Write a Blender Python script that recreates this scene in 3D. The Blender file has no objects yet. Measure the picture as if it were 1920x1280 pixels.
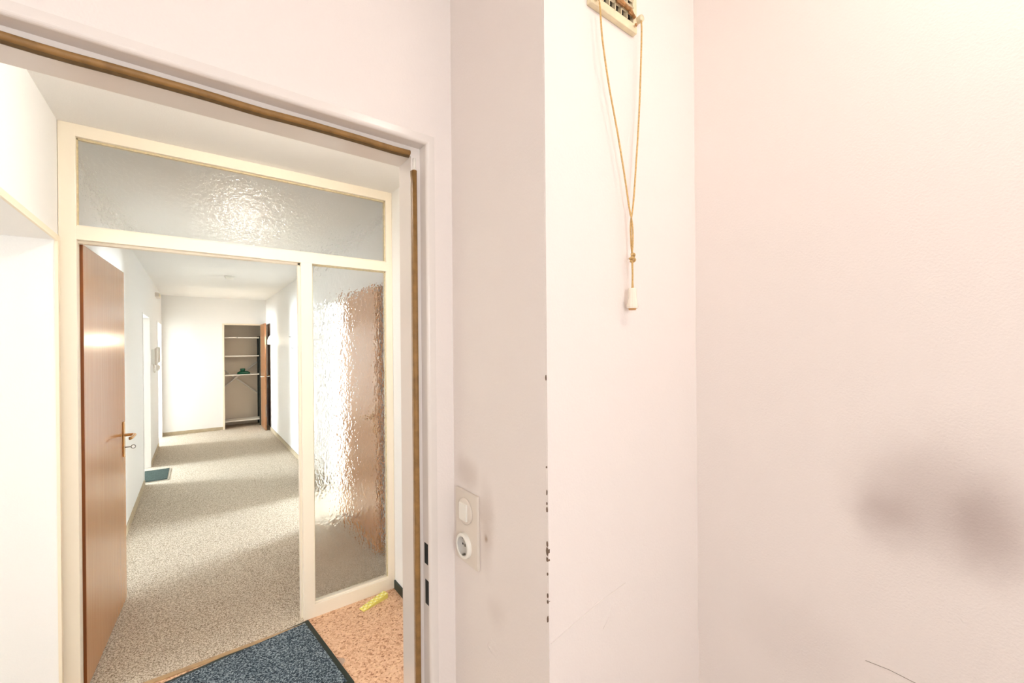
import bpy, bmesh, math, random
from mathutils import Vector, Matrix
random.seed(7)
S = bpy.context.scene
COL = S.collection

# ------------------------------------------------------------------ camera
CAM_H = 1.5
yaw, pitch, roll, FPX, CY = 0.6475, -0.0015, -0.0084, 786.2, 650.2
fwd = Vector((math.sin(yaw)*math.cos(pitch), math.cos(yaw)*math.cos(pitch), math.sin(pitch)))
rgt = Vector((math.cos(yaw), -math.sin(yaw), 0)); upv = rgt.cross(fwd)
cr, sr = math.cos(roll), math.sin(roll)
rgt, upv = cr*rgt + sr*upv, -sr*rgt + cr*upv
cam = bpy.data.cameras.new('camera'); camo = bpy.data.objects.new('camera', cam); COL.objects.link(camo)
M = Matrix((rgt, upv, -fwd)).transposed().to_4x4(); M.translation = (0, 0, CAM_H)
camo.matrix_world = M
cam.sensor_width = 36; cam.lens = FPX*36/1920; cam.shift_y = (CY-640)/1920; cam.clip_start = 0.01
S.camera = camo

# ------------------------------------------------------------------ world, exposure, large lights
S.view_settings.view_transform = 'Standard'; S.view_settings.look = 'None'
S.view_settings.gamma = 1; S.view_settings.use_curve_mapping = False
S.view_settings.exposure = 1.3
W = bpy.data.worlds.new('daylight'); S.world = W; W.use_nodes = True
bg = W.node_tree.nodes['Background']; bg.inputs[0].default_value = (0.86, 0.93, 1, 1); bg.inputs[1].default_value = 2.5

def window_light(name, x, y, z, sx, sz, direction, power, col=(0.93, 0.97, 1)):
    l = bpy.data.lights.new(name, 'AREA'); l.shape = 'RECTANGLE'; l.size = sx; l.size_y = sz; l.energy = power; l.color = col
    o = bpy.data.objects.new(name, l); COL.objects.link(o); o.location = (x, y, z)
    o.rotation_euler = Vector(direction).to_track_quat('-Z', 'Z').to_euler()
    return o
# daylight entering through the window of each side room
window_light('daylight_window_east', 4.72, 4.98, 1.5, .85, 1.25, (-1, 0, 0), 300, (.78, .90, 1))
window_light('daylight_window_west', -3.42, 7.42, 1.5, .75, 1.25, (1, 0, 0), 260, (.78, .90, 1))
window_light('daylight_window_far_west', -3.42, 9.05, 1.5, .8, 1.25, (1, 0, 0), 190, (.78, .90, 1))
window_light('daylight_window_porch', -3.42, 1.5, 1.5, 1.3, 1.25, (1, 0, 0), 21)
window_light('added_fill_light_back', -.45, -1.82, 1.65, .8, .9, (0, 1, 0), 8.2)  # fill light added behind the camera to even out the small room

# ------------------------------------------------------------------ materials
def nt(name):
    m = bpy.data.materials.new(name); m.use_nodes = True
    t = m.node_tree; return m, t, t.nodes['Principled BSDF']
def N(t, typ, **kw):
    n = t.nodes.new(typ)
    for k, v in kw.items():
        if k in n.inputs: n.inputs[k].default_value = v
        else: setattr(n, k, v)
    return n
def rgb(c): return (c[0], c[1], c[2], 1)
def s2l(r, g, b):
    f = lambda c: (c/255/12.92) if c/255 <= 0.04045 else ((c/255+0.055)/1.055)**2.4
    return (f(r), f(g), f(b))
def simple(name, col, rough=0.5, metal=0, spec=0.5, bump=0, bscale=200, var=0, vscale=30, emit=None, estr=0):
    m, t, b = nt(name)
    b.inputs['Base Color'].default_value = rgb(col); b.inputs['Roughness'].default_value = rough
    b.inputs['Metallic'].default_value = metal; b.inputs['Specular IOR Level'].default_value = spec
    tc = N(t, 'ShaderNodeTexCoord')
    if var:
        n = N(t, 'ShaderNodeTexNoise', Scale=vscale, Detail=4.0); t.links.new(tc.outputs['Object'], n.inputs['Vector'])
        r = N(t, 'ShaderNodeValToRGB'); e = r.color_ramp.elements
        e[0].position = 0.3; e[1].position = 0.7
        e[0].color = rgb([c*(1-var) for c in col]); e[1].color = rgb([min(1, c*(1+var)) for c in col])
        t.links.new(n.outputs['Fac'], r.inputs['Fac']); t.links.new(r.outputs['Color'], b.inputs['Base Color'])
    if bump:
        n = N(t, 'ShaderNodeTexNoise', Scale=bscale, Detail=3.0); t.links.new(tc.outputs['Object'], n.inputs['Vector'])
        bp = N(t, 'ShaderNodeBump', Strength=bump, Distance=0.004)
        t.links.new(n.outputs['Fac'], bp.inputs['Height']); t.links.new(bp.outputs['Normal'], b.inputs['Normal'])
    if emit:
        b.inputs['Emission Color'].default_value = rgb(emit); b.inputs['Emission Strength'].default_value = estr
    return m

def spotted_paint(name, col, spots, bump=0.2, bscale=260, spot_col=(0.36, 0.27, 0.24)):
    """painted plaster with soft darker spots at fixed places: spots = (x, y, z, ry, rz, strength)"""
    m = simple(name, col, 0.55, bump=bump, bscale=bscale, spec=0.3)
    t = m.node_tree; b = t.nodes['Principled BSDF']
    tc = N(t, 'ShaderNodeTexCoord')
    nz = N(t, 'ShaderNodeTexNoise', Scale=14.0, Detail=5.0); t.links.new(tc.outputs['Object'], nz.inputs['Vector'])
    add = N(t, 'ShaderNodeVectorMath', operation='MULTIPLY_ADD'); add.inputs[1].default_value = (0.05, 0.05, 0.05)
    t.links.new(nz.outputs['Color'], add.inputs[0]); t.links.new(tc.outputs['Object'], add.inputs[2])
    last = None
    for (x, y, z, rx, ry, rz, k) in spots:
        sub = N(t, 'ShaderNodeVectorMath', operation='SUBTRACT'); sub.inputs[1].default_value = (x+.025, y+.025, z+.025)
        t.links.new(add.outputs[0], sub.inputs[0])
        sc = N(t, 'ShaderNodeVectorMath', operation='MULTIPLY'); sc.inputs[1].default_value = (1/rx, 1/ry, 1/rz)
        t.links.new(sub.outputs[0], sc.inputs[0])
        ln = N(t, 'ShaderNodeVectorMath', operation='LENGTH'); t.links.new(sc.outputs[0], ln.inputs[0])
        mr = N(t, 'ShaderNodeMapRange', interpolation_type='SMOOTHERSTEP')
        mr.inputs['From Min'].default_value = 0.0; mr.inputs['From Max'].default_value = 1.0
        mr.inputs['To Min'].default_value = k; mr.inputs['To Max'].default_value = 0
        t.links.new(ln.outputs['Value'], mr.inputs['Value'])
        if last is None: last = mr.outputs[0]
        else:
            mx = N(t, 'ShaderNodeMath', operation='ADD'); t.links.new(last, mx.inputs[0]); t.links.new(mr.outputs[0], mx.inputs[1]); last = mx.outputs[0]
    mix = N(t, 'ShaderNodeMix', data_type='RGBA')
    mix.inputs[6].default_value = rgb(col); mix.inputs[7].default_value = rgb(spot_col)
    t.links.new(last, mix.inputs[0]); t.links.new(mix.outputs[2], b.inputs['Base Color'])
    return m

def wood(name, light, dark, rough=0.28, scale=(26, 26, 0.9), coat=0.0):
    m, t, b = nt(name)
    tc = N(t, 'ShaderNodeTexCoord'); mp = N(t, 'ShaderNodeMapping'); mp.inputs['Scale'].default_value = scale
    t.links.new(tc.outputs['Object'], mp.inputs['Vector'])
    n = N(t, 'ShaderNodeTexNoise', Scale=2.2, Detail=6.0, Roughness=0.6, Distortion=0.6); t.links.new(mp.outputs[0], n.inputs['Vector'])
    r = N(t, 'ShaderNodeValToRGB'); e = r.color_ramp.elements
    e[0].position = 0.28; e[1].position = 0.72; e[0].color = rgb(dark); e[1].color = rgb(light)
    t.links.new(n.outputs['Fac'], r.inputs['Fac']); t.links.new(r.outputs['Color'], b.inputs['Base Color'])
    b.inputs['Roughness'].default_value = rough; b.inputs['Coat Weight'].default_value = coat; b.inputs['Coat Roughness'].default_value = 0.12
    return m

def speckle(name, c1, c2, c3, scale, bump, rough=0.95):
    m, t, b = nt(name)
    tc = N(t, 'ShaderNodeTexCoord')
    n = N(t, 'ShaderNodeTexNoise', Scale=scale, Detail=2.0, Roughness=0.7); t.links.new(tc.outputs['Object'], n.inputs['Vector'])
    r = N(t, 'ShaderNodeValToRGB'); e = r.color_ramp.elements
    e[0].position = 0.36; e[0].color = rgb(c1); e[1].position = 0.62; e[1].color = rgb(c3)
    k = e.new(0.5); k.color = rgb(c2)
    t.links.new(n.outputs['Fac'], r.inputs['Fac']); t.links.new(r.outputs['Color'], b.inputs['Base Color'])
    bp = N(t, 'ShaderNodeBump', Strength=bump, Distance=0.006); t.links.new(n.outputs['Fac'], bp.inputs['Height']); t.links.new(bp.outputs['Normal'], b.inputs['Normal'])
    b.inputs['Roughness'].default_value = rough; b.inputs['Specular IOR Level'].default_value = 0.15
    return m

def cork(name):
    m, t, b = nt(name)
    tc = N(t, 'ShaderNodeTexCoord')
    wn = N(t, 'ShaderNodeTexNoise', Scale=40.0, Detail=2.0); t.links.new(tc.outputs['Object'], wn.inputs['Vector'])
    ad = N(t, 'ShaderNodeVectorMath', operation='MULTIPLY_ADD'); ad.inputs[1].default_value = (.03, .03, .03)
    t.links.new(wn.outputs['Color'], ad.inputs[0]); t.links.new(tc.outputs['Object'], ad.inputs[2])
    v = N(t, 'ShaderNodeTexVoronoi', Scale=125.0); t.links.new(ad.outputs[0], v.inputs['Vector'])
    sp = N(t, 'ShaderNodeSeparateColor'); t.links.new(v.outputs['Color'], sp.inputs[0])
    r = N(t, 'ShaderNodeValToRGB'); e = r.color_ramp.elements
    e[0].position = 0; e[0].color = rgb(s2l(156, 104, 72)); e[1].position = 1; e[1].color = rgb(s2l(238, 200, 160))
    for p, c in ((0.1, (194, 142, 106)), (0.35, (220, 174, 138)), (0.75, (232, 192, 158))):
        k = e.new(p); k.color = rgb(s2l(*c))
    t.links.new(sp.outputs[0], r.inputs['Fac'])
    # worn bare grey spot
    sub = N(t, 'ShaderNodeVectorMath', operation='SUBTRACT'); sub.inputs[1].default_value = (0.535+.015, 2.10+.015, 0.015); t.links.new(ad.outputs[0], sub.inputs[0])
    sc = N(t, 'ShaderNodeVectorMath', operation='MULTIPLY'); sc.inputs[1].default_value = (1/.035, 1/.03, 0); t.links.new(sub.outputs[0], sc.inputs[0])
    ln = N(t, 'ShaderNodeVectorMath', operation='LENGTH'); t.links.new(sc.outputs[0], ln.inputs[0])
    mr = N(t, 'ShaderNodeMapRange'); mr.inputs['From Min'].default_value = 0.8; mr.inputs['From Max'].default_value = 1.0; mr.inputs['To Min'].default_value = 1; mr.inputs['To Max'].default_value = 0
    t.links.new(ln.outputs['Value'], mr.inputs['Value'])
    mix = N(t, 'ShaderNodeMix', data_type='RGBA'); mix.inputs[7].default_value = rgb(s2l(190, 160, 140))
    t.links.new(mr.outputs[0], mix.inputs[0]); t.links.new(r.outputs['Color'], mix.inputs[6]); t.links.new(mix.outputs[2], b.inputs['Base Color'])
    b.inputs['Roughness'].default_value = 0.6
    return m

def textured_glass(name, rough, scale, strength, zsq=1.0):
    m, t, b = nt(name)
    b.inputs['Base Color'].default_value = (0.97, 0.985, 0.98, 1); b.inputs['Transmission Weight'].default_value = 1
    b.inputs['Roughness'].default_value = rough; b.inputs['IOR'].default_value = 1.45
    tc = N(t, 'ShaderNodeTexCoord'); mp = N(t, 'ShaderNodeMapping'); mp.inputs['Scale'].default_value = (1, 1, zsq)
    t.links.new(tc.outputs['Object'], mp.inputs['Vector'])
    n = N(t, 'ShaderNodeTexNoise', Scale=scale, Detail=2.5, Roughness=0.5); t.links.new(mp.outputs[0], n.inputs['Vector'])
    bp = N(t, 'ShaderNodeBump', Strength=strength, Distance=0.01); t.links.new(n.outputs['Fac'], bp.inputs['Height']); t.links.new(bp.outputs['Normal'], b.inputs['Normal'])
    return m

PAINT = s2l(246, 236, 229)
MT = dict(
    room=simple('room_paint', PAINT, 0.55, bump=0.2, bscale=260, spec=0.25),
    roomR=spotted_paint('room_paint_spotted', PAINT, [(.966, .200, 1.195, .3, .08, .08, .24), (.966, .155, 1.22, .3, .15, .16, .26), (.966, .070, 1.205, .3, .085, .13, .36), (.966, .10, 1.27, .3, .2, .17, .18), (.966, .33, .90, .3, .18, .14, .09)]),  # soft darker spots mixed into the paint colour
    roomS=spotted_paint('room_paint_switch_wall', PAINT, [(.483, .735, 1.12, .3, .05, .14, .28), (.483, .81, 1.22, .3, .07, .05, .22), (.483, .738, 1.098, .3, .012, .014, .5), (.483, .70, .96, .3, .05, .06, .10)], spot_col=s2l(150, 115, 80)),
    white=simple('white_paint', s2l(246, 243, 238), 0.6, bump=0.22, bscale=180, spec=0.3),
    steel=simple('frame_enamel', s2l(240, 231, 223), 0.22, spec=0.6),
    cream=simple('cream_enamel', s2l(249, 238, 217), 0.35, bump=0.05, bscale=60),
    cream2=simple('cream_trim_paint', s2l(246, 232, 206), 0.4),
    rubber=simple('brown_rubber_seal', s2l(150, 112, 62), 0.55, var=0.2, vscale=60),
    rubber2=simple('dark_brown_rubber', s2l(104, 78, 42), 0.6, var=0.2, vscale=60),
    black=simple('black_hollow', (0.012, 0.015, 0.014), 0.7),
    dark=simple('dark_void', (0.02, 0.016, 0.012), 0.9),
    plate=simple('aged_ivory_plastic', s2l(234, 222, 208), 0.35),
    rocker=simple('white_plastic', s2l(248, 243, 232), 0.3),
    grey=simple('socket_grey', s2l(205, 200, 192), 0.45),
    metal=simple('dull_metal', s2l(150, 146, 138), 0.35, metal=1),
    brass=simple('brass_metal', s2l(196, 150, 92), 0.28, metal=1),
    string=simple('tan_string', s2l(216, 178, 116), 0.8, var=0.2, vscale=300),
    knob=simple('clear_plastic_knob', s2l(250, 238, 220), 0.15),
    knobw=simple('knob_wood', s2l(215, 165, 110), 0.5),
    vent=simple('yellowed_vent_plastic', s2l(240, 224, 188), 0.4, var=0.08, vscale=40),
    rust=simple('rusty_metal', s2l(176, 128, 80), 0.7, metal=0.2, var=0.4, vscale=120),
    wood=wood('door_veneer', s2l(202, 144, 90), s2l(182, 122, 70), 0.22, (70, 70, 0.8), coat=0.3),
    woodedge=wood('door_edge_wood', s2l(150, 84, 24), s2l(112, 56, 12), 0.5),
    woodclos=wood('closet_door_veneer', s2l(180, 124, 80), s2l(146, 94, 56), 0.35, coat=0.3),
    wooddark=wood('dark_veneer', s2l(120, 88, 58), s2l(78, 54, 34), 0.4),
    carpet=speckle('beige_carpet', s2l(128, 110, 90), s2l(196, 181, 159), s2l(228, 216, 198), 170, 0.6),
    cork=cork('cork_floor'),
    matblue=speckle('blue_grey_pile', s2l(34, 42, 50), s2l(76, 90, 100), s2l(158, 170, 176), 150, 0.8),
    mathall=speckle('teal_pile', s2l(40, 50, 46), s2l(58, 70, 64), s2l(86, 98, 92), 200, 0.8),
    matrub=simple('black_green_rubber', s2l(36, 46, 38), 0.6),
    matgrey=simple('grey_rubber', s2l(176, 166, 150), 0.7),
    strip=simple('tan_threshold_strip', s2l(176, 142, 100), 0.4, var=0.15),
    greenbase=simple('dark_green_vinyl', s2l(22, 44, 36), 0.45),
    base=simple('beige_baseboard', s2l(186, 168, 138), 0.6, var=0.08, vscale=20),
    yellow=simple('yellow_rubber', s2l(238, 226, 120), 0.5),
    star=simple('pale_star_print', s2l(252, 248, 205), 0.5),
    stardark=simple('olive_star_print', s2l(208, 194, 96), 0.5),
    closet=simple('closet_paint', s2l(232, 220, 202), 0.8, bump=0.2),
    shelf=simple('white_shelf_metal', s2l(250, 246, 238), 0.4),
    post=simple('dark_green_post', s2l(30, 40, 36), 0.5),
    green=simple('bottle_green_plastic', s2l(14, 92, 66), 0.35),
    lamp=simple('lit_glass_shade', (1, 1, 1), 0.3, emit=(1, 0.93, 0.82), estr=34),
    sconce=simple('lit_sconce_glass', (1, 1, 1), 0.3, emit=(1, 0.84, 0.62), estr=16),
    roomlamp=simple('lit_room_lamp_glass', (1, 1, 1), 0.3, emit=(1, 0.87, 0.78), estr=8),
    glassT=textured_glass('obscure_transom_glass', 0.03, 62, 0.36),
    glassS=textured_glass('obscure_side_glass', 0.03, 42, 0.5, 0.55),
    putty=simple('old_putty', s2l(214, 198, 160), 0.8, var=0.15, vscale=80),
    chip=simple('bare_brown_chip', s2l(124, 102, 86), 0.9),
    roomfloor=simple('grey_room_tile', s2l(190, 178, 168), 0.4, var=0.06),
)

# ------------------------------------------------------------------ helpers
def link(name, bm, mat, parent=None, smooth=False):
    me = bpy.data.meshes.new(name); bmesh.ops.recalc_face_normals(bm, faces=bm.faces); bm.to_mesh(me); bm.free()
    if smooth:
        for p in me.polygons: p.use_smooth = True
    o = bpy.data.objects.new(name, me); COL.objects.link(o); me.materials.append(MT[mat])
    if parent: o.parent = parent
    return o
def add_box(bm, x0, x1, y0, y1, z0, z1, bevel=0, seg=2):
    v = [bm.verts.new((x, y, z)) for x in (x0, x1) for y in (y0, y1) for z in (z0, z1)]
    fs = [bm.faces.new([v[i] for i in q]) for q in ((0, 1, 3, 2), (4, 6, 7, 5), (0, 4, 5, 1), (2, 3, 7, 6), (0, 2, 6, 4), (1, 5, 7, 3))]
    if bevel:
        es = list({e for f in fs for e in f.edges})
        bmesh.ops.bevel(bm, geom=es, offset=bevel, segments=seg, affect='EDGES', profile=0.5)
def box(name, x0, x1, y0, y1, z0, z1, mat, parent=None, bevel=0):
    bm = bmesh.new(); add_box(bm, x0, x1, y0, y1, z0, z1, bevel); return link(name, bm, mat, parent)
def boxes(name, lst, mat, parent=None, bevel=0):
    bm = bmesh.new()
    for b in lst: add_box(bm, *b, bevel=bevel)
    return link(name, bm, mat, parent)
def tag(o, label, cat, group=None, kind=None):
    o['label'] = label; o['category'] = cat
    if group: o['group'] = group
    if kind: o['kind'] = kind
    return o
def struct(o, label, cat): return tag(o, label, cat, kind='structure')
def empty(name, loc, rz=0):
    o = bpy.data.objects.new(name, None); COL.objects.link(o); o.location = loc; o.rotation_euler = (0, 0, rz); o.empty_display_size = .05
    return o
def add_tube(bm, pts, r, n=8, caps=True):
    pts = [Vector(p) for p in pts]; rings = []
    for i, p in enumerate(pts):
        d = (pts[min(i+1, len(pts)-1)] - pts[max(i-1, 0)]).normalized()
        a = d.cross(Vector((0, 0, 1)));
        if a.length < 0.2: a = d.cross(Vector((0, 1, 0)))
        a.normalize(); b = d.cross(a)
        rr = r[i] if isinstance(r, (list, tuple)) else r
        rings.append([bm.verts.new(p + (a*math.cos(2*math.pi*k/n) + b*math.sin(2*math.pi*k/n))*rr) for k in range(n)])
    for A, B in zip(rings, rings[1:]):
        for k in range(n): bm.faces.new((A[k], A[(k+1) % n], B[(k+1) % n], B[k]))
    if caps: bm.faces.new(rings[0][::-1]); bm.faces.new(rings[-1])
def tube(name, pts, r, mat, parent=None, n=8):
    bm = bmesh.new(); add_tube(bm, pts, r, n); return link(name, bm, mat, parent, True)
def spline(pts, k=6):
    P = [Vector(p) for p in pts]; out = []
    for i in range(len(P)-1):
        p0, p1, p2, p3 = P[max(i-1, 0)], P[i], P[i+1], P[min(i+2, len(P)-1)]
        for j in range(k):
            u = j/k
            out.append(0.5*((2*p1) + (p2-p0)*u + (2*p0-5*p1+4*p2-p3)*u*u + (3*p1-p0-3*p2+p3)*u**3))
    out.append(P[-1]); return out
def lathe(name, prof, mat, parent=None, n=32, axis='Z', loc=(0, 0, 0), a0=0, a1=2*math.pi, smooth=True):
    """prof: list of (radius, height along the axis)"""
    bm = bmesh.new(); rings = []; full = abs(a1-a0-2*math.pi) < 1e-6; m = n if full else n+1
    for r, hh in prof:
        ring = []
        for k in range(m):
            t = a0 + (a1-a0)*k/n; c, s = r*math.cos(t), r*math.sin(t)
            p = {'Z': (c, s, hh), 'X': (hh, c, s), 'Y': (c, hh, s)}[axis]
            ring.append(bm.verts.new(Vector(p) + Vector(loc)))
        rings.append(ring)
    for A, B in zip(rings, rings[1:]):
        for k in range(n): bm.faces.new((A[k], A[(k+1) % m], B[(k+1) % m], B[k]))
    bmesh.ops.remove_doubles(bm, verts=bm.verts, dist=1e-6)
    o = link(name, bm, mat, parent, smooth)
    return o
def sweep_frame(name, prof, xl, xr, H, mat, parent, y_first=True):
    """door lining: profile of (u outward, y) swept up one jamb, along the head and down the other with mitred corners"""
    bm = bmesh.new(); rows = []
    for u, y in prof:
        rows.append([bm.verts.new(p) for p in ((xl-u, y, 0), (xl-u, y, H+u), (xr+u, y, H+u), (xr+u, y, 0))])
    n = len(rows)
    for i in range(n):
        A, B = rows[i], rows[(i+1) % n]
        for k in range(3): bm.faces.new((A[k], A[k+1], B[k+1], B[k]))
    bm.faces.new([r[0] for r in rows]); bm.faces.new([r[3] for r in rows][::-1])
    return link(name, bm, mat, parent)

# ================================================================== THE SMALL ROOM THE CAMERA STANDS IN
YF = 0.866            # face of the wall with the doorway
XS, YV, XRW = 0.483, 0.540, 0.966
CEIL = 2.46
OX0, OX1, OH = -0.464, 0.396, 1.9346      # clear doorway
struct(box('floor', -1.0, 1.07, -1.6, .97, -.1, 0, 'roomfloor'), 'plain grey floor of the small pink-white room', 'floor')
struct(box('ceiling', -1.0, 1.07, -1.6, .97, CEIL, CEIL+.1, 'room'), 'pink-white ceiling of the small room with the vent', 'ceiling')
wf = struct(boxes('wall_front', [(-1.0, OX0-.034, YF+.002, .969, 0, CEIL), (OX0-.034, OX1+.034, YF+.002, .969, OH+.034, CEIL), (OX1+.034, XS+.04, YF+.002, .969, 0, CEIL)], 'room'),
            'pink-white plaster wall around and above the steel door frame', 'wall')
sw = struct(box('wall_return', XS, XS+.11, YV+.003, YF+.04, 0, CEIL, 'roomS'), 'narrow plaster wall carrying the light switch and socket', 'wall')
vw = struct(box('wall_niche', XS+.0005, XRW+.1, YV, YV+.09, 0, CEIL, 'room'), 'plaster wall with the ventilation grille and hanging pull cord', 'wall')
rw = struct(box('wall_right', XRW, XRW+.1, -1.6, YV+.02, 0, CEIL, 'roomR'), 'large pink-white plaster wall with two soft grey patches', 'wall')
struct(boxes('wall_back', [(-1.0, -.86, -1.7, -1.6, 0, CEIL), (-.04, 1.06, -1.7, -1.6, 0, CEIL), (-.86, -.04, -1.7, -1.6, 0, 1.2), (-.86, -.04, -1.7, -1.6, 2.1, CEIL)], 'room'), 'pink-white wall opposite the steel door frame', 'wall')
struct(box('wall_left', -1.1, -1.0, -1.7, .969, 0, CEIL, 'room'), 'pink-white wall opposite the wall with grey patches', 'wall')

# ceiling lamp of the small room
rl = tag(empty('ceiling_lamp', (.66, -.15, CEIL)), 'round lit glass lamp on the ceiling of the small room', 'lamp')
lathe('lamp_base', [(0, 0), (.13, 0), (.13, -.02), (0, -.02)], 'steel', rl)
lathe('glass_shade', [(.125, -.02)] + [(.125*math.cos(a), -.02-.075*math.sin(a)) for a in [i*math.pi/16 for i in range(1, 9)]], 'roomlamp', rl)

w6 = struct(empty('window_6', (-.45, -1.65, 1.2)), 'added, unseen white single-sash window for fill light opposite the steel door frame', 'window')  # unseen window, added to go with the fill light behind the camera
for nm, b in (('frame_side', (-.41, -.36, -.03, .03, 0, .9)), ('frame_side', (.36, .41, -.03, .03, 0, .9)), ('frame_head', (-.36, .36, -.03, .03, .85, .9)), ('frame_sill', (-.36, .36, -.03, .03, 0, .05))):
    box(nm, *b, 'rocker', w6)
# chips along the bare corner edge
for i, (z, hgt, w) in enumerate([(1.445, .010, .003), (1.291, .004, .003), (1.247, .009, .002), (1.228, .005, .003), (1.217, .010, .004), (1.158, .010, .004), (1.146, .014, .005), (1.131, .008, .005), (1.106, .005, .003), (1.069, .008, .003), (1.058, .006, .004), (1.028, .013, .004)]):
    bm = bmesh.new(); k = 7; va, vb = [], []
    for j in range(k):
        a = 2*math.pi*j/k; q = .75+.5*random.random()
        va.append(bm.verts.new((XS-.0009, YV+.0022+w*.5*math.cos(a)*q, z+hgt*.5*math.sin(a)*q)))
        vb.append(bm.verts.new((XS+.0035, YV+.0022+w*.5*math.cos(a)*q, z+hgt*.5*math.sin(a)*q)))
    bm.faces.new(va); bm.faces.new(vb[::-1])
    for j in range(k): bm.faces.new((va[j], va[(j+1) % k], vb[(j+1) % k], vb[j]))
    link('paint_chip', bm, 'chip', sw)
# rough filled patch under the switch
bm = bmesh.new(); ring = []
for j in range(14):
    a = 2*math.pi*j/14; q = .6+.6*random.random()
    ring.append(bm.verts.new((XS-.0003, .715+.019*math.cos(a)*q, .885+.022*math.sin(a)*q)))
for rr in range(2):
    inner = [bm.verts.new((XS-.0006-.0012*random.random(), .715+(v.co.y-.715)*(.66-.3*rr), .885+(v.co.z-.885)*(.66-.3*rr))) for v in ring[-14:]]
    for j in range(14): bm.faces.new((ring[-14+j], ring[-14+(j+1) % 14], inner[(j+1) % 14], inner[j]))
    ring += inner
bm.faces.new(ring[-14:])
link('plaster_patch', bm, 'room', sw)
# long faint scratches in the plaster
tube('scratch', [(.487, YV-.0001, .985), (.55, YV-.0001, .999), (.615, YV-.0001, 1.012), (.69, YV-.0001, 1.020)], .0007, 'room', vw, 5)
tube('scratch', [(.622, YV-.0001, .955), (.640, YV-.0001, .972), (.648, YV-.0001, .992)], .0006, 'room', vw, 5)
tube('scratch', [(XRW-.0001, .222, .925), (XRW-.0001, .19, .928), (XRW-.0001, .155, .926)], .00045, 'chip', rw, 5)

# ------------------------------------------------------------------ steel door frame
fr = struct(empty('trim_1', (0, 0, 0)), 'white enamelled steel door frame with brown rubber seal', 'door frame')
rad = .007; YS = .900
prof = [(0, .969), (0, YS), (.022, YS)] + [(.022+rad-rad*math.cos(a), YF+rad-rad*math.sin(a)) for a in [i*math.pi/10 for i in range(6)]] + [(.042, YF), (.042, YF+.004), (.032, YF+.02), (.032, .969)]
f = sweep_frame('lining', prof, OX0, OX1, OH, 'steel', fr)
for p in f.data.polygons: p.use_smooth = False
def seal(name, pts, m='rubber'):      # bulb gasket pressed against the stop
    bm = bmesh.new(); add_tube(bm, pts, .0060, 10); link(name, bm, m, fr, True)
ys = YS-.0035
hp = [(OX0 + (OX1-.004-OX0)*i/24, ys+.0008*math.sin(i*1.7), OH+.0065-.0009*(1+math.sin(i*.9))) for i in range(25)]
seal('head_seal', hp)
seal('head_seal', [(x, y+.0055, z-.0028) for x, y, z in hp], 'rubber2')
seal('jamb_seal', [(OX1+.0065, ys, z) for z in (0, .5, 1.0, 1.5, OH-.032)])
seal('jamb_seal', [(OX1+.0055, ys+.006, z) for z in (0, .5, 1.0, 1.5, OH-.032)])
tube('bare_seal_groove', [(OX1+.0075, YS-.001, OH-.034), (OX1+.0075, YS-.001, OH-.004)], .004, 'rocker', fr)
box('strike_hole', OX1+.0216, OX1+.0235, .8745, .8925, 1.005, 1.052, 'black', fr)
box('strike_hole', OX1+.0216, OX1+.0235, .8725, .8895, .914, .969, 'black', fr)

# ------------------------------------------------------------------ switch and socket plate
sp = tag(empty('switch_plate', (XS, .805, 1.02)), 'ivory double plate with light switch above a round socket', 'light switch')
def sbox(name, a0, a1, b0, b1, d0, d1, mat, par, bevel=0):     # local: y along wall, z up, depth to -X
    return box(name, -d1, -d0, a0-.805, a1-.805, b0-1.02, b1-1.02, mat, par, bevel)
sbox('cover_plate', .757, .850, 1.0195, 1.1795, 0, .007, 'plate', sp, .002)
ring = lathe('switch_ring', [(0, -.0065), (.029, -.0065), (.029, -.010), (.026, -.0115), (0, -.0115)], 'plate', sp, 40, 'X', (0, 0, .116))
rk = sbox('rocker', .790, .820, 1.117, 1.155, .0105, .016, 'rocker', sp, .0015)
rk.rotation_euler = (0, 0, 0)
sk = lathe('socket_rim', [(.0205, -.006), (.0205, -.0145), (.0225, -.0165), (.0265, -.0155), (.0275, -.0125), (.0275, -.0065)], 'rocker', sp, 40, 'X', (0, .003, .039))
lathe('socket_well', [(.0205, -.0150), (.0202, -.0073), (0, -.0071)], 'grey', sk, 36, 'X', (0, .003, .039))
for dy in (-.0095, .0095):
    lathe('contact_hole', [(.0026, -.0074), (0, -.0076)], 'black', sk, 12, 'X', (0, .003+dy, .039))
for s in (-1, 1):
    box('earth_clip', -.0145, -.0075, .001, .005, .039+s*.0188-.0016, .039+s*.0188+.0016, 'metal', sk, .0005)
lathe('centre_screw', [(.0035, -.0073), (.0032, -.0085), (0, -.0087)], 'metal', sk, 12, 'X', (0, .003, .039))

# ------------------------------------------------------------------ ventilation grille with pull cord
vg = tag(empty('vent_grille', (.660, YV, 2.137)), 'yellowed plastic ventilation grille with rusty louvre lever', 'vent')
vx0, vx1, vh = -.070, .068, .190
box('back_plate', vx0+.004, vx1-.004, -.003, -.0005, .004, vh-.004, 'dark', vg)
for nm, b in (('frame_bar', (vx0, vx1, -.012, 0, 0, .018)), ('frame_bar', (vx0, vx1, -.012, 0, vh-.018, vh)), ('frame_bar', (vx0, vx0+.018, -.0117, 0, .017, vh-.017)), ('frame_bar', (vx1-.012, vx1, -.0117, 0, .017, vh-.017))):
    box(nm, *b, 'vent', vg, .002)
for i in range(10):
    z = .034+i*.0145
    o = box('slat', vx0+.016, vx1-.010, -.0025, .0025, -.0013, .0013, 'vent', vg); o.location = (0, -.0100, z); o.rotation_euler = (math.radians(-35), 0, 0)
for x in (-.036, -.018, .000, .018, .036): box('slat_rib', x-.0011, x+.0011, -.012, -.003, .018, vh-.018, 'vent', vg)
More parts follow.
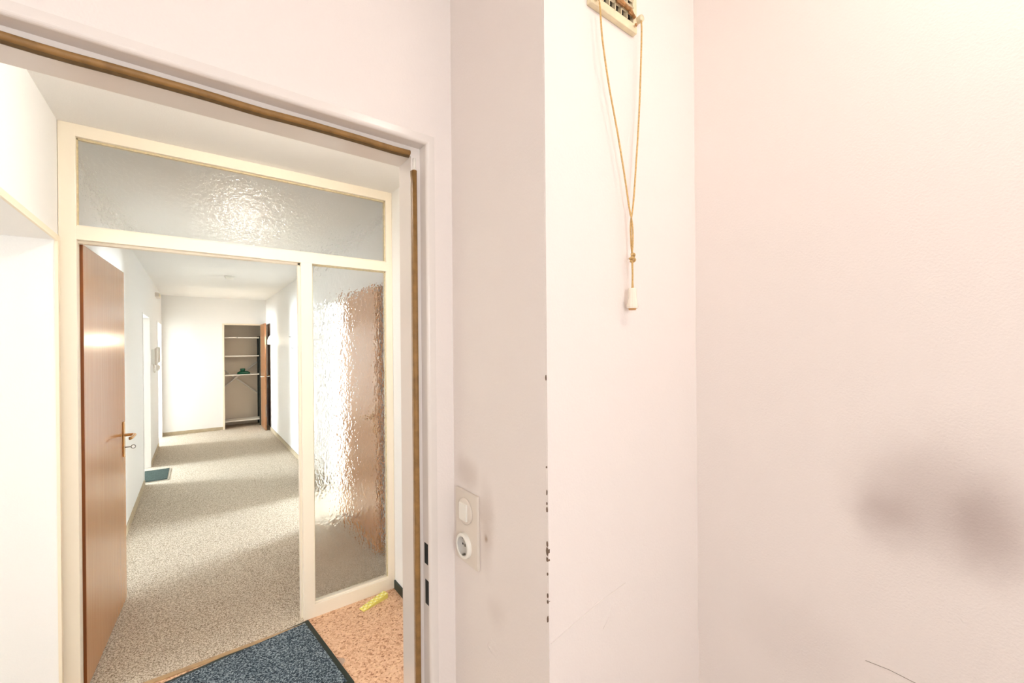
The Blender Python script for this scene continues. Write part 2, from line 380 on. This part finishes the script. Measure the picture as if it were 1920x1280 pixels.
tube('louvre_lever', [(-.046, -.015, .0385), (-.02, -.016, .0375), (.012, -.0165, .036), (.040, -.016, .033), (.056, -.015, .026)], [.0028, .0035, .0042, .0035, .003], 'rust', vg, 8)
box('lever_plate', -.002, .020, -.0175, -.0135, .030, .050, 'rust', vg, .001)
box('lever_plate', .036, .046, -.0170, -.0135, .026, .040, 'rust', vg, .001)
for x, z in ((vx0+.010, .012), (vx1+.004, .030)):
    e = lathe('cord_eyelet', [(0, -.022), (.006, -.022), (.007, -.018), (.006, -.002), (0, -.002)], 'vent', vg, 14, 'Y', (x, 0, z))
lathe('corner_screw', [(0, -.018), (.003, -.0175), (.0032, -.0155), (0, -.0155)], 'rust', vg, 12, 'Y', (vx1-.010, 0, .012))

pc = tag(empty('pull_cord', (.694, YV-.02, 1.573)), 'looped tan pull cord with knot and clear plastic toggle', 'pull cord')
ox, oy, oz = .694, YV-.02, 1.573
def L(p): return (p[0]-ox, p[1]-oy, p[2]-oz)
yc = YV-.020
cl = [(.600, yc+.001, 2.150), (.6045, yc, 2.130), (.611, yc, 2.07), (.6275, yc, 1.995), (.642, yc, 1.945), (.656, yc, 1.897), (.672, yc, 1.835), (.686, yc, 1.775), (.6925, yc-.002, 1.742), (.6937, yc-.0028, 1.715), (.6930, yc-.002, 1.690), (.6925, yc, 1.676)]
crd = [(.731, yc+.001, 2.166), (.7315, yc, 2.140), (.728, yc, 2.07), (.723, yc, 1.995), (.716, yc, 1.92), (.708, yc, 1.85), (.700, yc, 1.785), (.6935, yc+.002, 1.742), (.6935, yc+.002, 1.718), (.6952, yc+.002, 1.695), (.6955, yc, 1.676)]
tube('cord_strand', spline([L(p) for p in cl]), .0017, 'string', pc)
tube('cord_strand', spline([L(p) for p in crd]), .0017, 'string', pc)
kn = [(.689, yc-.001, 1.679), (.693, yc-.005, 1.681), (.699, yc-.002, 1.678), (.698, yc+.004, 1.674), (.691, yc+.003, 1.672), (.690, yc-.004, 1.673), (.697, yc-.005, 1.670), (.6995, yc, 1.667), (.694, yc+.003, 1.667), (.692, yc, 1.670)]
tube('knot', spline([L(p) for p in kn]), .0021, 'string', pc)
tube('cord_tail', spline([L(p) for p in [(.694, yc, 1.672), (.6955, yc, 1.645), (.695, yc, 1.625), (.6925, yc, 1.600)]]), .0018, 'string', pc)
tube('cord_tail', spline([L(p) for p in [(.6955, yc, 1.672), (.697, yc+.001, 1.645), (.6955, yc, 1.625), (.6975, yc, 1.600)]]), .0017, 'string', pc)
# ribbed tapering toggle
bm = bmesh.new(); n = 24; rings = []
for r, z in ((.0072, .040), (.0080, .038), (.0084, .020), (.0095, .012), (.0108, .004), (.0102, .0005)):
    rings.append([bm.verts.new((r*(1+.05*(k % 2))*math.cos(2*math.pi*k/n), r*(1+.05*(k % 2))*math.sin(2*math.pi*k/n), z)) for k in range(n)])
for A, B in zip(rings, rings[1:]):
    for k in range(n): bm.faces.new((A[k], A[(k+1) % n], B[(k+1) % n], B[k]))
bm.faces.new(rings[0]); bm.faces.new(rings[-1][::-1])
link('toggle', bm, 'knob', pc)
lathe('toggle_plug', [(0, .008), (.0076, .008), (.0080, .001), (.0068, -.003), (0, -.003)], 'knobw', pc, 20)

# ================================================================== VESTIBULE
VX0, VX1, YP = -.452, .986, 2.532
struct(box('floor', -.47, 1.1, .969, 2.535, -.1, 0, 'cork'), 'orange-brown cork floor of the vestibule', 'floor')
struct(box('ceiling', -.8, 1.1, .969, YP+.06, CEIL, CEIL+.1, 'white'), 'white ceiling of the vestibule above the glazed partition', 'ceiling')
struct(box('wall_vestibule_right', VX1, VX1+.24, .969, YP+.06, 0, CEIL, 'white'), 'white wall of the vestibule above the dark green skirting', 'wall')
LO0, LO1, LOH = 1.50, 2.505, 1.952
struct(boxes('wall_vestibule_left', [(VX0-.26, VX0, .969, LO0, 0, CEIL), (VX0-.26, VX0, LO0, LO1, LOH, CEIL), (VX0-.26, VX0, LO1, YP+.06, 0, CEIL)], 'white'),
       'white vestibule wall with a wide cased opening', 'wall')
struct(box('baseboard_right', VX1-.008, VX1, .975, YP-.002, 0, .052, 'greenbase'), 'dark green vinyl skirting along the cork floor', 'baseboard')
t2 = struct(empty('trim_2', (0, 0, 0)), 'narrow cream casing round the opening in the vestibule wall', 'trim')
box('head_casing', VX0-.002, VX0+.006, LO0-.02, YP-.004, LOH-.002, LOH+.022, 'cream2', t2)
box('side_casing', VX0-.004, VX0+.006, LO1-.006, LO1+.018, 0, LOH-.002, 'cream2', t2)
box('side_casing', VX0-.002, VX0+.006, LO0-.022, LO0, 0, LOH-.002, 'cream2', t2)

# glazed partition
gp = struct(empty('window_1', (0, YP, 0)), 'cream wooden glazed partition with textured transom and side pane', 'partition')
xLi, m0, m1, xRi = -.398, .4672, .525, .9463
zg, zr1, zr0, zb = 2.407, 2.027, 1.9696, .072
D = .062
box('post', VX0+.001, xLi, 0, D, 0, CEIL, 'cream', gp, .002)
box('post', xRi, VX1-.001, 0, D, 0, CEIL, 'cream', gp, .002)
box('mullion', m0, m1, .0003, D, 0, zr0+.001, 'cream', gp, .002)
box('head_rail', xLi-.002, xRi+.002, .0002, D, zg, CEIL, 'cream', gp, .0015)
box('middle_rail', xLi-.002, xRi+.002, .0002, D, zr0, zr1, 'cream', gp, .0015)
box('sill_rail', m1-.002, xRi+.002, .0002, D, 0, zb, 'cream', gp, .0015)
# door rebate on the hall side and glazing putty
box('door_rebate', xLi-.001, m0+.001, .030, D, zr0-.010, zr0+.001, 'cream', gp)
box('door_rebate', m0-.010, m0+.001, .030, D, 0, zr0, 'cream', gp)
for (a, b_, c, d_) in ((xLi, xRi, zr1, zg), (m1, xRi, zb, zr0)):
    boxes('glazing_bead', [(a, b_, .018, .026, d_-.008, d_), (a, a+.005, .018, .026, c, d_), (b_-.006, b_, .018, .026, c, d_)], 'putty', gp)
    boxes('glazing_bead', [(a, b_, .015, .026, c, c+.007)], 'cream', gp)
box('transom_pane', xLi-.004, xRi+.004, .026, .031, zr1-.004, zg+.004, 'glassT', gp)
box('side_pane', m1-.004, xRi+.004, .026, .031, zb-.004, zr0+.004, 'glassS', gp)

# yellow door wedge
wd = tag(empty('door_wedge', (.826, 2.455, 0), math.atan2(.046, .158)), 'yellow rubber door wedge printed with pale stars', 'door wedge')
bm = bmesh.new(); P = []
for x, hh in ((-.083, .006), (.083, .030)):
    P.append([bm.verts.new((x, y, z)) for y, z in ((-.022, 0), (.022, 0), (.022, hh), (-.022, hh))])
A, B = P
for k in range(4): bm.faces.new((A[k], A[(k+1) % 4], B[(k+1) % 4], B[k]))
bm.faces.new(A[::-1]); bm.faces.new(B)
bmesh.ops.bevel(bm, geom=list(bm.edges), offset=.0015, segments=1, affect='EDGES')
link('wedge_body', bm, 'yellow', wd)
sl = math.atan2(.024, .166)
def star_mesh(r):
    bm = bmesh.new(); top = [bm.verts.new(((r if j % 2 == 0 else r*.45)*math.cos(j*math.pi/5), (r if j % 2 == 0 else r*.45)*math.sin(j*math.pi/5), .0007)) for j in range(10)]
    bot = [bm.verts.new((v.co.x, v.co.y, -.0006)) for v in top]
    bm.faces.new(top)
    for j in range(10): bm.faces.new((top[j], bot[j], bot[(j+1) % 10], top[(j+1) % 10]))
    me = bpy.data.meshes.new('star'); bm.to_mesh(me); bm.free(); return me
sa, sb = star_mesh(.0075), star_mesh(.0060); sa.materials.append(MT['star']); sb.materials.append(MT['stardark'])
for i in range(9):
    for j in range(3):
        o = bpy.data.objects.new('star', sa if (i+j) % 2 == 0 else sb); COL.objects.link(o); o.parent = wd
        x = -.070+i*.0175; o.location = (x, -.0145+j*.0145, .018+(x)*.024/.166+.0002); o.rotation_euler = (0, -sl, i*.7+j)

# blue-grey mat in the vestibule
def mat_obj(name, cx, cy, rz, lx, ly, pile, rub, bw, label, thick=.007):
    e = tag(empty(name, (cx, cy, 0), rz), label, 'doormat')
    box('rubber_backing', -lx/2, lx/2, -ly/2, ly/2, .0, thick*.55, rub, e, .001)
    box('pile', -lx/2+bw, lx/2-bw, -ly/2+bw, ly/2-bw, thick*.45, thick+.002, pile, e, .0015)
    return e
# measured far corner, right edge direction and far edge direction
MC = Vector((.486, 2.524)); ang = math.atan2(.076, .62)
lx, ly = .90, .60
ctr = MC - Vector((math.cos(ang), math.sin(ang)))*lx/2 - Vector((-math.sin(ang), math.cos(ang)))*ly/2
mat_obj('doormat', ctr.x, ctr.y, ang, lx, ly, 'matblue', 'matrub', .024, 'blue-grey ribbed doormat with black rubber edge on the cork floor', .009)

# ================================================================== HALL
HX0, HX1, YB, HC = -.459, 1.105, 9.402, 2.431
X0W, X1E = -3.2, 4.5
TH = .12
struct(boxes('floor', [(X0W, X1E, 2.535, 10.6, -.1, .004), (-.398, m0, 2.5, 2.5351, -.002, .004)], 'carpet'), 'speckled beige carpet running down the long hall', 'floor')
struct(box('ceiling', X0W, X1E, YP+.06, 10.6, HC, HC+.1, 'white'), 'white ceiling of the long hall', 'ceiling')
struct(box('trim_3', -.398, m0, 2.478, 2.506, .0, .0065, 'strip', None, .002), 'thin tan threshold strip between cork floor and carpet', 'threshold')
# left wall with two doorways
b0, b1, bh = 6.13, 7.02, 1.913
c0, c1, chh = 8.40, 9.30, 1.935
def wall_y(name, x0, x1, y0, y1, ops, H, mat, label):
    l = []; y = y0
    for a, b, hh in ops:
        l.append((x0, x1, y, a, 0, H)); l.append((x0, x1, a, b, hh, H)); y = b
    l.append((x0, x1, y, y1, 0, H))
    return struct(boxes(name, l, mat), label, 'wall')
wall_y('wall_hall_left', HX0-TH, HX0, YP+.06, YB+.1, [(b0, b1, bh), (c0, c1, chh)], HC, 'white', 'white hall wall carrying the intercom between two doorways')
a0_, a1_, ah = 3.90, 4.70, 1.955
wall_y('wall_hall_right', HX1, HX1+TH, YP+.06, YB+.1, [(a0_, a1_, ah), (8.89, YB, 1.955)], HC, 'white', 'white hall wall with the glowing wall lamp')
# end wall with closet opening
q0, q1, qh = .430, 1.025, 1.945
struct(boxes('wall_hall_end', [(HX0, q0, YB, YB+.1, 0, HC), (q0, q1, YB, YB+.1, qh, HC), (q1, HX1, YB, YB+.1, 0, HC)], 'white'), 'white end wall of the hall beside the open closet', 'wall')
# closet shell
struct(boxes('wall_closet', [(q0-.20, q0-.17, YB+.1, YB+.50, 0, HC), (q1+.07, q1+.10, YB+.1, YB+.50, 0, HC), (q0-.2, q1+.1, YB+.50, YB+.54, 0, HC)], 'closet'), 'dim beige inside walls of the shelf closet', 'wall')
t5 = struct(empty('trim_4', (q0, YB, 0)), 'thin cream frame round the closet opening', 'door frame')
box('frame_side', -.024, .004, -.012, .1, 0, qh+.022, 'cream2', t5, .001)
box('frame_side', q1-q0-.004, q1-q0+.02, -.012, .1, 0, qh+.022, 'cream2', t5, .001)
box('frame_head', .004, q1-q0-.004, -.012, .1, qh-.002, qh+.022, 'cream2', t5, .001)
# baseboards
def baseb(name, lst, label): return struct(boxes(name, lst, 'base'), label, 'baseboard')
bb = .012
baseb('baseboard_hall_left', [(HX0, HX0+bb, YP+.07, b0-.004, .004, .060), (HX0, HX0+bb, b1+.004, c0-.004, .004, .060), (HX0, HX0+bb, c1+.03, YB, .004, .060)], 'narrow beige skirting along the intercom wall of the hall')
baseb('baseboard_hall_right', [(HX1-bb, HX1, YP+.07, a0_-.004, .004, .060), (HX1-bb, HX1, a1_+.004, 8.86, .004, .060)], 'narrow beige skirting along the hall wall with the lamp')
baseb('baseboard_hall_end', [(HX0+bb, q0-.026, YB-bb, YB, .004, .060)], 'narrow beige skirting along the end wall of the hall')
# doorway linings
def casing(name, x0, x1, y0, y1, H, mat, label, t=.02):
    e = struct(empty(name, ((x0+x1)/2, (y0+y1)/2, 0)), label, 'door frame'); cx, cy = (x0+x1)/2, (y0+y1)/2
    box('frame_side', x0-cx, x1-cx, y0-cy, y0+t-cy, 0, H, mat, e, .001)
    box('frame_side', x0-cx, x1-cx, y1-t-cy, y1-cy, 0, H, mat, e, .001)
    box('frame_head', x0-cx, x1-cx, y0+t-cy, y1-t-cy, H-t, H, mat, e, .001)
    return e
casing('trim_5', HX0-TH-.005, HX0+.006, b0, b1, bh+.002, 'white', 'white lining of the hall doorway above the teal mat')
casing('trim_6', HX0-TH-.005, HX0+.006, c0, c1, chh+.002, 'white', 'white lining of the doorway beside the end wall of the hall')
casing('trim_7', HX1-.006, HX1+TH+.005, a0_, a1_, ah+.002, 'white', 'white lining of the doorway beside the folded-back door')

# side rooms with windows
def side_room(prefix, x0, x1, y0, y1, wy0, wy1, side, lab):
    H = HC; wz0, wz1 = .88, 2.12; l = []
    xw = (x0-.2, x0) if side == 'w' else (x1, x1+.2)
    l += [(xw[0], xw[1], y0-.1, wy0, 0, H), (xw[0], xw[1], wy1, y1+.1, 0, H), (xw[0], xw[1], wy0, wy1, 0, wz0), (xw[0], xw[1], wy0, wy1, wz1, H)]
    l += [(x0, x1, y0-.1, y0, 0, H), (x0, x1, y1, y1+.1, 0, H)]
    struct(boxes('wall_'+prefix, l, 'white'), 'white walls of the daylit side room '+lab, 'wall')
    return xw, wz0, wz1
def win(n, xm, wy0, wy1, wz0, wz1, lab):
    e = struct(empty('window_%d' % n, (xm, wy0, wz0)), 'white two-sash window of the side room '+lab, 'window'); w, hh = wy1-wy0, wz1-wz0
    for nm, b in (('frame_side', (-.03, .03, 0, .05, 0, hh)), ('frame_side', (-.03, .03, w-.05, w, 0, hh)), ('frame_head', (-.03, .03, .05, w-.05, hh-.05, hh)), ('frame_sill', (-.03, .03, .05, w-.05, 0, .05)), ('mullion', (-.03, .03, w/2-.03, w/2+.03, .05, hh-.05))):
        box(nm, *b, 'rocker', e)
for i, (pf, x0, x1, y0, y1, w0, w1, sd, lab) in enumerate((
        ('east_room', HX1+TH, X1E, 2.75, 6.2, 4.55, 5.4, 'e', 'beyond the folded-back brown door'),
        ('west_room', X0W, HX0-TH, 3.2, 8.05, 7.05, 7.8, 'w', 'beyond the teal mat'),
        ('far_west_room', X0W, HX0-TH, 8.25, 10.4, 8.65, 9.45, 'w', 'beside the end wall of the hall'))):
    xw, z0, z1 = side_room(pf, x0, x1, y0, y1, w0, w1, sd, lab)
    win(2+i, (xw[0]+xw[1])/2, w0, w1, z0, z1, lab)
# room left of the vestibule
struct(box('floor', X0W, VX0-.018, .2, 2.535, -.1, .003, 'carpet'), 'beige carpet of the side room left of the vestibule', 'floor')
struct(box('ceiling', X0W, VX0-.26, .2, 3.0, CEIL, CEIL+.1, 'white'), 'white ceiling of the side room left of the vestibule', 'ceiling')
l = [(X0W-.2, X0W, .1, .85, 0, CEIL), (X0W-.2, X0W, 2.15, 3.0, 0, CEIL), (X0W-.2, X0W, .85, 2.15, 0, .88), (X0W-.2, X0W, .85, 2.15, 2.12, CEIL), (X0W, VX0-.26, .1, .2, 0, CEIL), (X0W, VX0-.26, 2.9, 3.0, 0, CEIL), (VX0-.26, VX0-.16, .1, .969, 0, CEIL), (VX0-.26, VX0-.16, 2.59, 3.0, 0, CEIL)]
struct(boxes('wall_porch_room', l, 'white'), 'white walls of the side room left of the vestibule', 'wall')
win(5, X0W-.1, .85, 2.15, .88, 2.12, 'left of the vestibule')

# ------------------------------------------------------------------ doors
def lever_set(par, x, y, z, sx, sy, mat='brass', key=True, plate=True, long=.11):
    """long plate + lever on the face at x (pointing sx), lever running towards sy"""
    if plate: box('handle_plate', min(x, x+sx*.006), max(x, x+sx*.006), y-.018, y+.018, z-.125, z+.08, mat, par, .0015)
    lv = tube('lever', spline([(x+sx*.004, y, z), (x+sx*.035, y, z), (x+sx*.050, y+sy*.008, z), (x+sx*.053, y+sy*.03, z), (x+sx*.052, y+sy*long, z-.003), (x+sx*.045, y+sy*(long+.012), z-.003)], 5), .0085, mat, par, 10)
    if key:
        k = tube('key', [(x+sx*.005, y, z-.072), (x+sx*.034, y, z-.072)], .0028, 'metal', par, 8)
        bm = bmesh.new(); add_tube(bm, [(x+sx*(.044+.010*math.cos(a)), y, z-.072+.010*math.sin(a)) for a in [i*math.pi/9 for i in range(19)]], .0022, 6, False); link('key_bow', bm, 'metal', k, True)
# door_1: leaf between vestibule and hall, swung into the hall
hp_ = Vector((-.388, 2.600)); ep = Vector((-.337, 3.412)); dv = ep-hp_; la = math.atan2(-dv.x, dv.y); LL = dv.length
d1 = struct(empty('door_1', (hp_.x, hp_.y, 0), la), 'tall brown veneered door standing open into the hall', 'door')
box('leaf', -.040, 0, 0, LL, .012, 1.962, 'wood', d1, .0008)
box('edge_lipping', -.0395, -.0005, -.0025, .0005, .012, 1.9615, 'woodedge', d1)
lever_set(d1, 0, LL-.055, .995, 1, -1)
lever_set(d1, -.040, LL-.055, .995, -1, -1, key=False)
for z in (.25, 1.72): tube('hinge', [(-.046, -.006, z-.04), (-.046, -.006, z+.04)], .007, 'metal', d1)
# door_2: leaf folded back flat against the right wall
d2 = struct(empty('door_2', (HX1-.010, 3.895, 0), math.radians(-.5)), 'glossy brown door folded back flat against the hall wall', 'door')
box('leaf', -.042, -.002, -.90, 0, .012, 1.950, 'wood', d2, .0008)
lever_set(d2, -.042, -.845, .995, -1, 1, key=False)
# door_3: closet leaf
d3 = struct(empty('door_3', (1.044, YB-.014, 0), 0), 'narrow orange-brown closet door standing open', 'door')
box('leaf', -.032, -.008, -.60, 0, .010, qh+.01, 'woodclos', d3, .0008)
lever_set(d3, -.032, -.555, .985, -1, 1, 'shelf', False, False, .08)
lever_set(d3, -.008, -.555, .985, 1, 1, 'shelf', False, False, .08)
box('edge_plate', -.026, -.014, -.6008, -.598, .25, .48, 'metal', d3)
# door_4: dark closed door at the far end of the right wall
d4 = struct(empty('door_4', (HX1+.03, 8.89, 0)), 'dark brown closed door behind the open closet door', 'door')
box('leaf', 0, .04, .0, YB-8.89, .010, 1.955, 'wooddark', d4, .001)
lever_set(d4, 0, .06, .995, -1, 1, key=False, long=.09)

# ------------------------------------------------------------------ closet rack
rk_ = tag(empty('shelf_rack', (q0-.06, YB+.105, 0)), 'white metal shelf rack with dark posts inside the closet', 'shelf')
RW, RD = .66, .34
for z in (.128, 1.000, 1.360, 1.712):
    s = box('shelf', .002, RW-.002, .004, RD, z-.012, z+.006, 'shelf', rk_, .001)
for x in (0, RW-.030):
    for y in (0, RD-.02): box('post', x, x+.030, y-.002, y+.020, .004, 1.74, 'post', rk_)
yb_ = RD+.004
tube('cross_brace', [(.0, yb_, .70), (RW-.03, yb_, 1.23)], .012, 'shelf', rk_)
tube('cross_brace', [(.0, yb_+.012, 1.15), (RW-.02, yb_+.012, .60)], .012, 'shelf', rk_)
box('shelf_clip', .27, .278, .000, .005, 1.698, 1.720, 'metal', rk_)
# green lidded container
gc = tag(empty('plastic_container', (.745, YB+.22, 1.007)), 'bottle-green plastic container with a stubby neck on the closet shelf', 'container')
bm = bmesh.new(); rings = []
for rx, ry, z in ((.098, .06, 0), (.104, .066, .006), (.100, .062, .034), (.070, .045, .052), (.045, .035, .058)):
    rings.append([bm.verts.new((rx*math.cos(a)*(1 if math.cos(a) < 0 else 1.12), ry*math.sin(a), z)) for a in [2*math.pi*k/28 for k in range(28)]])
for A, B in zip(rings, rings[1:]):
    for k in range(28): bm.faces.new((A[k], A[(k+1) % 28], B[(k+1) % 28], B[k]))
bm.faces.new(rings[0][::-1]); bm.faces.new(rings[-1])
link('body', bm, 'green', gc, True)
lathe('neck', [(0, .055), (.036, .055), (.040, .075), (.043, .100), (.038, .108), (0, .108)], 'green', gc, 24, loc=(-.012, 0, 0))

# ------------------------------------------------------------------ small hall fittings
sc_ = tag(empty('wall_lamp', (HX1, 8.36, 1.575)), 'small lit half-dome wall lamp near the closet', 'wall lamp')
box('back_plate', -.012, 0, -.05, .05, .01, .15, 'rocker', sc_, .002)
bm = bmesh.new(); rings = []
for i in range(9):
    a = i/8*math.pi/2; r = .085*math.cos(a)**.6 if i < 8 else .004; z = .155*math.sin(a)
    rings.append([bm.verts.new((-.010-r*math.sin(b_)*1.05, r*.75*math.cos(b_), z)) for b_ in [math.pi*k/16 for k in range(17)]])
for A, B in zip(rings, rings[1:]):
    for k in range(16): bm.faces.new((A[k], A[k+1], B[k+1], B[k]))
bm.faces.new(rings[0])
link('glass_shade', bm, 'sconce', sc_, True)
hl = tag(empty('ceiling_lamp', (.27, 1.72, CEIL)), 'round lit glass lamp on the vestibule ceiling', 'lamp')
lathe('lamp_base', [(0, 0), (.075, 0), (.075, -.02), (0, -.02)], 'rocker', hl)
lathe('glass_shade', [(.070, -.02)] + [(.080*math.cos(a), -.045-.05*math.sin(a)) for a in [i*math.pi/16-.3 for i in range(1, 9)]] + [(0, -.0945)], 'lamp', hl)
sd = tag(empty('smoke_detector', (.362, 6.50, HC)), 'small white smoke detector on the hall ceiling', 'smoke detector')
lathe('base', [(0, 0), (.057, 0), (.057, -.012), (0, -.012)], 'rocker', sd)
lathe('cover', [(.050, -.012), (.046, -.030), (.030, -.036), (0, -.036)], 'rocker', sd)
dc = tag(empty('door_chime', (HX0, 8.18, 2.27)), 'small yellowed chime box high on the hall wall', 'chime')
box('case', 0, .045, -.16, .16, 0, .06, 'plate', dc, .003)
box('cover', .043, .050, -.13, .13, .006, .054, 'vent', dc, .002)
ih = tag(empty('intercom', (HX0, 7.42, 1.30)), 'white intercom telephone with handset beside the hall doorway', 'intercom')
box('case', 0, .030, -.11, .11, 0, .20, 'rocker', ih, .004)
hs = box('handset', .030, .058, -.09, -.035, -.01, .215, 'plate', ih, .008)
box('handset_grip', .032, .036, -.032, -.022, .02, .20, 'black', ih)
tube('curly_cord', spline([(.02, -.06, 0), (.03, -.08, -.06), (.03, -.05, -.11), (.015, -.02, -.08), (.012, 0, 0)]), .004, 'plate', ih)
ib = tag(empty('wall_box', (HX0, 8.24, 1.30)), 'flat white fuse box on the wall beside the intercom', 'wall box')
box('case', 0, .035, -.09, .09, 0, .235, 'rocker', ib, .004)
box('lid', .035, .040, -.08, .08, .01, .225, 'plate', ib, .002)
tb = tag(empty('thermostat', (HX0, 8.24, 1.18)), 'small white thermostat under the fuse box', 'thermostat')
box('case', 0, .026, -.05, .05, 0, .085, 'rocker', tb, .004)
lathe('dial', [(0, .026), (.028, .026), (.026, .036), (0, .036)], 'plate', tb, 20, 'X', (0, 0, .045))
mh = mat_obj('doormat', -.42, 6.50, 0, .345, .575, 'mathall', 'matgrey', .018, 'teal doormat lying in the hall doorway on beige carpet', .012)
mh.location.z = .004
# nails left in the hall wall
for y, z, w_ in ((6.72, 1.66, 'upper bent'), (6.55, 1.50, 'lower bent')):
    tag(tube('picture_nail', [(HX1+.001, y, z), (HX1-.02, y, z), (HX1-.026, y, z+.012)], .004, 'metal', None, 6), '%s picture nail left in the white hall wall' % w_, 'nail', 'nails in the hall wall')
